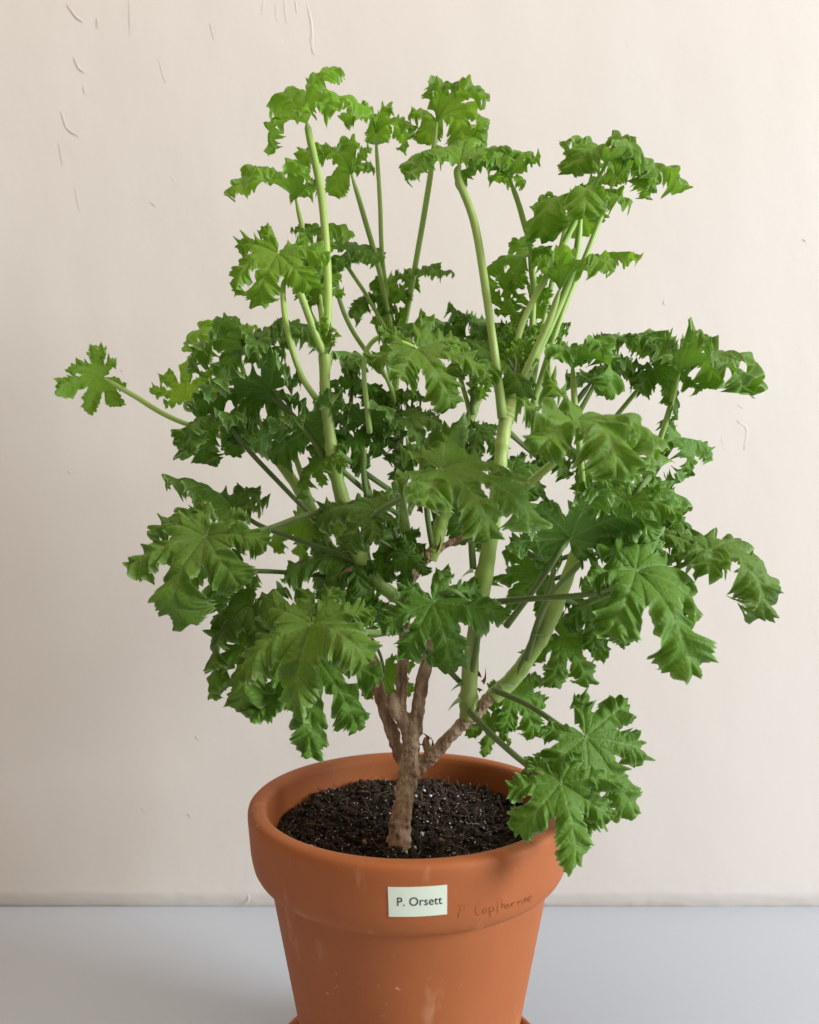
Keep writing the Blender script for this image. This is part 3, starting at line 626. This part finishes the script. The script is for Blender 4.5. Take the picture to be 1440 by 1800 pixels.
LEAVES = [
 # --- tall crown leaves on long petioles
 dict(jx=540, jy=218, dep=-2, L=5.2, f=(.35, -.3, .85), n=(-.35, .65, .6), a0=50, kap=120, age=0.95, pet=[(574, 612, -3), (577, 500, -2.6), (566, 350, -2.2)], r=2.9, pw=1.3),
 dict(jx=660, jy=236, dep=3, L=4.5, f=(.2, -1, .2), n=(.05, .1, 1), a0=70, kap=160, age=0.75, pet=[(700, 620, 6), (674, 470, 4.6), (668, 350, 3.8)], r=1.9, pw=1.3),
 dict(jx=618, jy=308, dep=2, L=4.1, f=(-1, -.2, .35), n=(.1, -.05, 1), a0=62, kap=140, age=0.65, pet=[(692, 600, 5), (668, 480, 4), (640, 380, 3)], r=2.2, pw=1.3),
 dict(jx=768, jy=216, dep=1, L=5.2, f=(1, -.1, .1), n=(.12, 0, 1), a0=64, kap=145, age=0.65, pet=[(706, 600, 6), (728, 480, 4), (755, 320, 2)], r=2.4, pw=1.3),
 dict(jx=808, jy=290, dep=-3, L=5.0, f=(.1, -.8, .5), n=(.05, .5, .85), a0=30, kap=115, age=0.65, pet=[(884, 735, -3.2), (864, 580, -3.2), (836, 400, -3)], r=2.9, pw=1.3),
 dict(jx=896, jy=316, dep=-.5, L=4.6, f=(-.8, .2, 0), n=(.1, -.1, 1), a0=55, kap=150, age=0.70, pet=[(930, 690, -1.8), (938, 480, -1), (918, 380, -.6)], r=2.2, pw=1.25),
 dict(jx=1066, jy=288, dep=-2, L=4.7, f=(.2, .7, .3), n=(.25, .35, .9), a0=40, kap=150, age=0.55, pet=[(905, 690, -2.6), (915, 580, -2.4), (985, 440, -2.2)], r=2.4, pw=1.3),
 dict(jx=1082, jy=312, dep=0, L=5.2, f=(1, .3, .2), n=(.25, .25, .95), a0=56, kap=150, age=0.55, pet=[(935, 720, -1.5), (985, 560, -1), (1040, 425, -.4)], r=2.2, pw=1.3),
 dict(jx=1022, jy=376, dep=-3, L=5.3, f=(-.75, .5, .2), n=(-.05, .25, .95), a0=48, kap=155, age=0.80, pet=[(915, 680, -2.8), (965, 580, -2.9), (1008, 470, -3)], r=2.7, pw=1.25),
 dict(jx=1000, jy=372, dep=1, L=3.8, f=(.5, -.8, .3), n=(0, .1, 1), a0=55, kap=155, age=0.65, pet=[(935, 680, -1.6), (965, 520, -.5), (985, 440, .3)], r=1.9, pw=1.3),
 dict(jx=984, jy=512, dep=-4, L=4.8, f=(1, 0, .25), n=(-.1, .1, 1), a0=58, kap=95, age=0.90, pet=[(900, 700, -2.8), (930, 640, -3.2), (965, 565, -3.7)], r=2.5, pw=1.4),
 dict(jx=930, jy=452, dep=1, L=3.9, f=(-1, .2, -.1), n=(-.15, .35, .9), a0=20, kap=110, age=0.65, pet=[(920, 690, -1), (940, 560, 0)], r=1.8),
 dict(jx=489, jy=446, dep=-5, L=3.8, f=(-.25, .35, -.9), n=(-.1, .85, .5), a0=16, kap=85, age=.9, pet=[(568, 620, -3.2), (548, 570, -3.6), (518, 490, -4.5)], r=2.6, ruf=1.2, pw=1.6),
 dict(jx=520, jy=352, dep=-.5, L=4.6, f=(-1, .1, .1), n=(.05, .2, 1), a0=48, kap=130, age=0.80, pet=[(572, 610, -2.6), (560, 520, -1.6), (536, 420, -.8)], r=2.0, pw=1.3),
 dict(jx=507, jy=486, dep=-2.2, L=3.3, f=(.4, -.3, .8), n=(.35, .5, .7), a0=20, kap=70, age=.45, pet=[(569, 718, -3.2), (530, 660, -3.4), (505, 580, -3)], r=2.1),
 dict(jx=592, jy=488, dep=2.5, L=4.0, f=(-.3, .3, .4), n=(0, .15, 1), a0=55, kap=135, age=.3, pet=[(668, 650, 4), (622, 585, 3.2), (598, 530, 2.8)], r=1.9, pw=1.3),
 dict(jx=612, jy=440, dep=3.5, L=3.4, f=(.2, .2, .8), n=(.1, .5, .8), a0=22, kap=90, age=.35, pet=[(690, 600, 5), (645, 520, 4)], r=1.6),
 dict(jx=548, jy=528, dep=-2, L=2.6, f=(.1, -.1, 1), n=(.2, .75, .2), a0=30, kap=30, age=.75, pet=[(569, 612, -3), (558, 575, -2.6)], r=1.6, fan=.7),
 dict(jx=545, jy=412, dep=-1, L=2.9, f=(.6, .3, .5), n=(.1, .5, .8), a0=24, kap=90, age=.7, pet=[(570, 600, -2.6), (560, 500, -1.8)], r=1.4),
 # --- upper centre, behind
 dict(jx=722, jy=500, dep=5, L=3.2, f=(1, .1, .1), n=(-.05, .2, 1), a0=40, kap=95, age=.25, pet=[(704, 596, 6)], r=1.5, pw=1.7),
 dict(jx=694, jy=535, dep=5, L=2.9, f=(-.2, .2, 1), n=(-.1, .7, .5), a0=30, kap=55, age=.5, pet=[(700, 605, 6)], r=1.5, fan=.75),
 dict(jx=672, jy=520, dep=6, L=3.2, f=(-.8, .2, .2), n=(-.1, .45, .85), a0=18, kap=90, age=.25, pet=[(680, 610, 6.5), (662, 570, 6.2)], r=1.6),
 dict(jx=790, jy=580, dep=3, L=4.2, f=(-.2, .2, .5), n=(0, .35, .9), a0=28, kap=105, age=.2, pet=[(828, 730, 1.8), (806, 650, 2.4)], r=1.7),
 dict(jx=836, jy=572, dep=2, L=3.8, f=(.5, .5, .2), n=(.1, .45, .85), a0=26, kap=110, age=.2, pet=[(838, 710, 1.9)], r=1.6),
 dict(jx=733, jy=613, dep=-7, L=4.3, f=(.45, .2, -.9), n=(.05, .82, .5), a0=14, kap=85, age=.45, pet=[(650, 760, -2.5), (640, 640, -5), (662, 595, -6.5), (700, 600, -7)], r=1.5, ruf=.95, seed=9021, pw=1.7, over=True),
 dict(jx=668, jy=642, dep=-1.2, L=3.5, f=(-1, .1, .3), n=(0, .25, .95), a0=26, kap=75, age=.1, pet=[(700, 760, 2), (690, 690, -1)], r=1.6),
 dict(jx=868, jy=625, dep=-2, L=3.8, f=(.4, .5, -.4), n=(.2, .7, .65), a0=20, kap=90, age=.3, pet=[(895, 730, -2.6)], r=1.8),
 dict(jx=850, jy=600, dep=0, L=3.4, f=(-.4, .5, -.3), n=(-.1, .55, .8), a0=22, kap=95, age=.2, pet=[(885, 730, -2)], r=1.7),
 dict(jx=900, jy=553, dep=-.5, L=2.5, f=(.25, 0, 1), n=(-.5, .5, .1), a0=40, kap=20, age=.7, pet=[(890, 640, -1)], r=1.4, fan=.6),
 dict(jx=966, jy=578, dep=1, L=2.8, f=(-.7, .3, .1), n=(0, .3, .95), a0=26, kap=100, age=.3, pet=[(966, 720, .5)], r=1.5),
 dict(jx=918, jy=620, dep=-2, L=2.2, f=(0, .2, 1), n=(.1, .9, .3), a0=26, kap=30, age=.65, pet=[(908, 680, -2.5)], r=1.6, fan=.7),
 # --- right side, upper
 dict(jx=1006, jy=642, dep=-4, L=4.3, f=(.75, .3, .3), n=(.2, .12, 1), a0=66, kap=150, age=.4, pet=[(1030, 930, -.5), (1020, 800, -3), (1011, 715, -4)], r=2.1, pw=1.4),
 dict(jx=1090, jy=600, dep=2.5, L=4.0, f=(1, .1, .2), n=(-.2, .3, .92), a0=18, kap=75, age=.25, pet=[(1010, 740, .5), (1060, 650, 2)], r=1.7),
 dict(jx=1038, jy=676, dep=1.5, L=4.2, f=(1, .25, .25), n=(-.12, .05, 1), a0=24, kap=50, age=.12, pet=[(960, 760, -.5), (1000, 722, .8)], r=2.1),
 dict(jx=1194, jy=657, dep=-1, L=6.6, f=(1, .05, .3), n=(.08, .2, 1), a0=48, kap=115, age=.3, pet=[(1110, 890, 1.5), (1150, 800, .5), (1174, 730, -.5)], r=2.0, wide=.72, pw=1.5),
 dict(jx=1150, jy=650, dep=1.5, L=3.6, f=(.3, .5, -.6), n=(.1, .6, .75), a0=16, kap=90, age=.2, pet=[(1060, 760, 1)], r=1.6),
 dict(jx=1012, jy=745, dep=-10.5, L=6.3, f=(1, .55, -.1), n=(.12, .42, .9), a0=26, kap=92, age=.45, pet=[(882, 900, -3.8), (930, 850, -6.5), (985, 800, -9.5)], r=2.4, ruf=1.0),
 dict(jx=1190, jy=770, dep=2.5, L=4.0, f=(.5, .2, -.6), n=(.6, .45, .6), a0=14, kap=70, age=.25, pet=[(1120, 880, 2)], r=1.7),
 # --- centre, front
 dict(jx=775, jy=826, dep=-9.5, L=5.8, f=(1, .25, 0), n=(-.03, .5, .85), a0=12, kap=70, age=.28, pet=[(630, 965, -2.4), (660, 905, -5), (720, 870, -8)], r=1.9, ruf=.95, seed=9142, pw=1.7),
 dict(jx=1003, jy=946, dep=-4.5, L=4.8, f=(.15, .6, .75), n=(0, -.72, .65), a0=-4, kap=30, age=.08, pet=[(890, 1100, -1.8), (940, 1035, -3.5), (980, 975, -5.2)], r=1.9, ruf=.95, seed=9143, pw=1.5),
 dict(jx=1118, jy=1004, dep=-7.5, L=6.6, f=(1, .35, -.15), n=(.05, .6, .8), a0=16, kap=125, age=.25, pet=[(850, 1060, -3), (940, 1052, -5.5), (1030, 1045, -7.6), (1085, 1022, -8)], r=1.8, ruf=.95, seed=9150, pw=1.4),
 dict(jx=1246, jy=972, dep=-3.5, L=6.4, f=(1, .3, .12), n=(.1, .42, .9), a0=22, kap=112, age=.25, pet=[(1030, 1060, -.8), (1120, 1025, -2), (1190, 998, -3)], r=1.8, wide=.85),
 dict(jx=1106, jy=884, dep=-4, L=3.9, f=(-.5, .5, -.4), n=(-.25, .72, .65), a0=16, kap=75, age=.25, pet=[(1150, 830, 1), (1128, 858, -2)], r=1.8),
 dict(jx=1138, jy=872, dep=-1, L=4.1, f=(.8, .45, -.3), n=(.25, .55, .8), a0=22, kap=100, age=.2, pet=[(1090, 910, 1.2)], r=1.7),
 dict(jx=1120, jy=930, dep=-2, L=4.3, f=(.9, .3, -.15), n=(0, .68, .7), a0=8, kap=60, age=.12, pet=[(1050, 950, .6)], r=1.7),
 dict(jx=1060, jy=835, dep=-1, L=3.6, f=(.2, .5, .4), n=(0, .5, .85), a0=24, kap=100, age=.3, pet=[(1040, 890, .2)], r=1.7),
 dict(jx=762, jy=1058, dep=-5, L=4.7, f=(.35, .2, -.85), n=(0, .86, .48), a0=4, kap=60, age=.1, pet=[(826, 1200, -1.6), (840, 1100, -3.5), (800, 1040, -5)], r=1.7, ruf=.95, seed=9160, pw=1.7),
 # --- left side, upper
 dict(jx=181, jy=664, dep=0, L=3.0, f=(-1, .1, -.15), n=(-.35, -.7, .55), a0=18, kap=80, age=.7, pet=[(455, 790, 3.6), (310, 738, 1.8), (235, 695, .8)], r=1.9, pw=1.5),
 dict(jx=448, jy=612, dep=0, L=4.6, f=(-1, .2, .1), n=(-.05, -.2, 1), a0=20, kap=65, age=.2, pet=[(545, 880, 2.4), (505, 760, 1.2), (470, 660, .4)], r=2.0, pw=1.5),
 dict(jx=452, jy=606, dep=2, L=4.1, f=(.8, .1, .6), n=(-.3, .45, .85), a0=24, kap=75, age=.12, pet=[(520, 760, 2.8), (470, 660, 2)], r=1.7),
 dict(jx=408, jy=588, dep=4.5, L=4.1, f=(-.9, .1, .3), n=(-.1, .4, .9), a0=24, kap=85, age=.85, pet=[(470, 780, 3.8), (430, 660, 4.4)], r=1.8),
 dict(jx=326, jy=704, dep=3.5, L=3.2, f=(-.05, .1, 1), n=(.1, .9, .3), a0=14, kap=40, age=.9, pet=[(420, 735, 4), (360, 722, 3.8)], r=1.7, fan=.75),
 dict(jx=474, jy=688, dep=-1.2, L=5.2, f=(-1, .1, -.05), n=(0, -.4, .9), a0=6, kap=50, age=.06, pet=[(596, 860, -2.4), (548, 770, -2.4), (500, 715, -2.2)], r=1.9, ruf=.95, pw=1.7),
 dict(jx=566, jy=748, dep=-1.8, L=4.5, f=(-1, .15, .1), n=(.05, -.5, .85), a0=4, kap=45, age=.1, pet=[(606, 880, -2.2), (594, 815, -2.2)], r=1.8, ruf=.95, pw=1.7),
 dict(jx=402, jy=748, dep=-1, L=5.0, f=(-1, .15, .1), n=(-.1, -.12, 1), a0=22, kap=125, age=.2, pet=[(570, 930, 2.8), (500, 858, 1), (436, 790, -.4)], r=1.7, wide=.85, pw=1.3),
 dict(jx=572, jy=800, dep=-2.4, L=3.0, f=(-.8, .35, -.55), n=(-.5, .35, .75), a0=8, kap=50, age=.35, pet=[(600, 870, -2.4)], r=1.6, wide=.7),
 dict(jx=662, jy=898, dep=-4, L=4.0, f=(-1, .2, .35), n=(-.1, .65, .75), a0=10, kap=65, age=.08, pet=[(700, 960, 1.5), (690, 925, -1.5)], r=1.8),
 # --- left side, lower
 dict(jx=362, jy=944, dep=-6, L=5.4, f=(-.3, .35, -.85), n=(-.2, .76, .62), a0=16, kap=95, age=.28, pet=[(640, 905, -2.2), (555, 902, -3), (470, 930, -5), (410, 940, -6)], r=1.9, seed=9170, pw=1.6),
 dict(jx=412, jy=896, dep=-1, L=4.8, f=(-1, 0, .12), n=(0, .3, .95), a0=22, kap=76, age=.15, pet=[(625, 985, -1.4), (540, 955, -1.2), (460, 925, -1)], r=1.7),
 dict(jx=390, jy=990, dep=-3, L=3.6, f=(-.7, .3, -.6), n=(-.3, .65, .65), a0=14, kap=75, age=.2, pet=[(640, 1020, .5), (500, 1006, -1), (430, 1003, -2.4)], r=1.6),
 dict(jx=546, jy=908, dep=3.5, L=4.1, f=(-.45, .2, -.9), n=(-.2, .8, .55), a0=6, kap=55, age=.5, pet=[(590, 985, 3)], r=1.6),
 dict(jx=616, jy=985, dep=-1, L=3.9, f=(-1, .2, -.1), n=(0, .62, .75), a0=8, kap=60, age=.06, pet=[(650, 1015, 0)], r=1.6),
 dict(jx=548, jy=1098, dep=-8.5, L=5.1, f=(-.1, .3, -1), n=(-.05, .7, .7), a0=14, kap=85, age=.32, pet=[(716, 1110, .2), (670, 1112, -5), (610, 1108, -8)], r=1.7, ruf=.95, seed=9180, pw=1.7, fan=1.15),
 dict(jx=446, jy=1062, dep=-4, L=4.6, f=(-.35, .2, -.9), n=(-.35, .7, .6), a0=12, kap=85, age=.1, pet=[(690, 1090, .5), (560, 1090, -2), (490, 1068, -3.4)], r=1.5, pw=1.6),
 dict(jx=470, jy=1118, dep=-5.5, L=5.1, f=(-.2, .2, -1), n=(-.15, .72, .6), a0=8, kap=75, age=.35, pet=[(700, 1110, .6), (600, 1125, -3)], r=1.5, pw=1.6),
 dict(jx=552, jy=1150, dep=-4, L=6.0, f=(-.15, .15, -1), n=(.25, .65, .5), a0=10, kap=38, age=.1, pet=[(706, 1090, .6), (640, 1110, -2)], r=1.5, wide=.85, fan=.72),
 dict(jx=606, jy=1074, dep=-2, L=4.0, f=(-.3, .1, .85), n=(0, .82, .55), a0=2, kap=45, age=.04, pet=[(705, 1080, .4)], r=1.6),
 # --- right side, lower
 dict(jx=1030, jy=1296, dep=-6.5, L=5.3, f=(.62, .2, -.75), n=(.12, .82, .5), a0=8, kap=75, age=.18, pet=[(868, 1212, -1.4), (930, 1240, -4), (990, 1280, -6.2)], r=1.8, ruf=.95, seed=9190, pw=1.7),
 dict(jx=986, jy=1376, dep=-8.5, L=3.9, f=(.12, .2, -.95), n=(.0, .84, .5), a0=6, kap=65, age=.2, pet=[(826, 1252, -1.4), (880, 1306, -5), (945, 1358, -8)], r=1.9, ruf=.95, seed=9200, pw=1.7),
 dict(jx=905, jy=1215, dep=1.5, L=3.2, f=(.4, .1, -.9), n=(.2, .75, .5), a0=10, kap=60, age=.25, pet=[(885, 1205, -.4)], r=1.3),
 dict(jx=862, jy=1262, dep=1, L=2.2, f=(-.2, .1, -1), n=(.3, .7, .5), a0=10, kap=60, age=.35, pet=[(850, 1240, -.6)], r=1.2),
 dict(jx=985, jy=1120, dep=1.5, L=3.8, f=(.5, .2, -.7), n=(0, .75, .6), a0=10, kap=65, age=.2, pet=[(955, 1120, -.8)], r=1.5),
 dict(jx=1040, jy=1060, dep=1.5, L=3.8, f=(.6, .3, -.5), n=(0, .7, .7), a0=10, kap=70, age=.15, pet=[(985, 1050, -.6)], r=1.5),
 dict(jx=950, jy=1010, dep=2, L=4.0, f=(-.6, .2, .2), n=(0, .7, .65), a0=14, kap=75, age=.1, pet=[(1000, 1010, .2)], r=1.6),
 dict(jx=676, jy=1180, dep=3.5, L=2.6, f=(.2, .2, -1), n=(0, .8, .5), a0=10, kap=55, age=.4, pet=[(660, 1130, 2), (640, 1115, .8)], r=1.2),
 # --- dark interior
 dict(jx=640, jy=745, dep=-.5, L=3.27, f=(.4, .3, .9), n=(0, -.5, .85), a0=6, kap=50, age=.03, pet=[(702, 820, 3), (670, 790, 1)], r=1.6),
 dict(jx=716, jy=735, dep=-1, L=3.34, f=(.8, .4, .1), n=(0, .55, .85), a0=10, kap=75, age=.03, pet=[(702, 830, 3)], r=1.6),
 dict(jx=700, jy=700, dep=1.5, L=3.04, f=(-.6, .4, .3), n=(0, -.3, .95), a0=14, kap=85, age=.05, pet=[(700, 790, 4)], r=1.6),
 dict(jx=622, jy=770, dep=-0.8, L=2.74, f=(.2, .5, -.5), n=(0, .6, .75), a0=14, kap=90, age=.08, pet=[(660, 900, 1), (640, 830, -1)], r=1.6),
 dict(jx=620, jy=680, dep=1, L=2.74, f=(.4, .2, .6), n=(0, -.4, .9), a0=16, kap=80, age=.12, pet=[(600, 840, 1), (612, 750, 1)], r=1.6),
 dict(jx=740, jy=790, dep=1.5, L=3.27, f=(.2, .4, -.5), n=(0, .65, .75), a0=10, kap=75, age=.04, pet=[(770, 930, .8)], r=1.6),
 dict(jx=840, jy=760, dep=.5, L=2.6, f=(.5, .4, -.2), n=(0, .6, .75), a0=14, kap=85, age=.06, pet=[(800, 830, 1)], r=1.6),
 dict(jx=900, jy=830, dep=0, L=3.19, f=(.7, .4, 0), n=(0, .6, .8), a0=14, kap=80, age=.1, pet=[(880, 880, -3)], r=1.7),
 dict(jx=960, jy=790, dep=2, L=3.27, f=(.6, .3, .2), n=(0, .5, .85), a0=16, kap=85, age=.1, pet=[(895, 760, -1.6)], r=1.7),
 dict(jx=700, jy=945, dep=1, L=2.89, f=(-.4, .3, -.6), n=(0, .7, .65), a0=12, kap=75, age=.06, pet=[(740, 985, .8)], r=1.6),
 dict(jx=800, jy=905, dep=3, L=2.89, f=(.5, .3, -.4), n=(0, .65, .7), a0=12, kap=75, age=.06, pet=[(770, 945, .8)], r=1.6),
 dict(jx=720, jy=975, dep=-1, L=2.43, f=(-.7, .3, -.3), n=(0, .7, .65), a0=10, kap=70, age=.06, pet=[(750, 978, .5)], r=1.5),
]
for d in LEAVES: leaf(**d)

# extra petioles and young shoots seen between the leaves
BUDS = [(690, 585, 5.8, 95, 2.2), (912, 660, -2.6, 88, 2.0), (945, 560, 0, 80, 2.4), (572, 610, -3.2, 85, 1.6), (660, 1060, -.6, 150, 1.8), (840, 700, 1.8, 70, 1.8), (700, 610, 5.6, 80, 2.0)]
for px, py, dep, a, ln in BUDS:
    a = math.radians(a)
    leaf(px, py, dep, ln, (math.cos(a), .1, math.sin(a)), (-.3 * math.sin(a), .85, .2), 34, 18, .8, None, ruf=.95, fan=.55)
EXTRA = [([(588, 790, -2.6), (640, 830, -1), (705, 875, 1)], 1.7), ([(594, 820, -2.6), (640, 860, -1), (700, 905, 1.5)], 1.6), ([(640, 790, -2), (640, 840, -1.8), (650, 900, -1.5)], 1.7), ([(715, 1112, 0), (760, 1150, -2), (810, 1200, -1.2)], 1.7),
         ([(655, 1125, -.4), (668, 1150, 1), (676, 1180, 3)], 1.0), ([(832, 1000, -3.2), (828, 940, -3.6), (822, 870, -4)], 2.0), ([(925, 1160, -1.6), (960, 1060, -2), (1020, 990, -2)], 1.9), ([(905, 1195, -1.2), (945, 1100, -1.4), (975, 1000, -1)], 1.7),
         ([(760, 960, .4), (752, 910, .2), (748, 860, .2)], 1.8), ([(650, 1000, -.8), (640, 930, -1), (646, 860, -1)], 1.9), ([(900, 955, 1), (960, 985, 0), (1010, 975, -.2)], 1.5), ([(950, 710, 0), (1000, 680, 1), (1040, 655, 1.6)], 1.6), ([(860, 890, -4), (900, 870, -4.5), (930, 850, -5)], 1.6),
         ([(830, 730, 1.5), (832, 690, 1.8), (828, 640, 2)], 2.0), ([(720, 1000, .4), (690, 965, 0), (650, 940, -.6)], 1.3)]
for pts, r in EXTRA:
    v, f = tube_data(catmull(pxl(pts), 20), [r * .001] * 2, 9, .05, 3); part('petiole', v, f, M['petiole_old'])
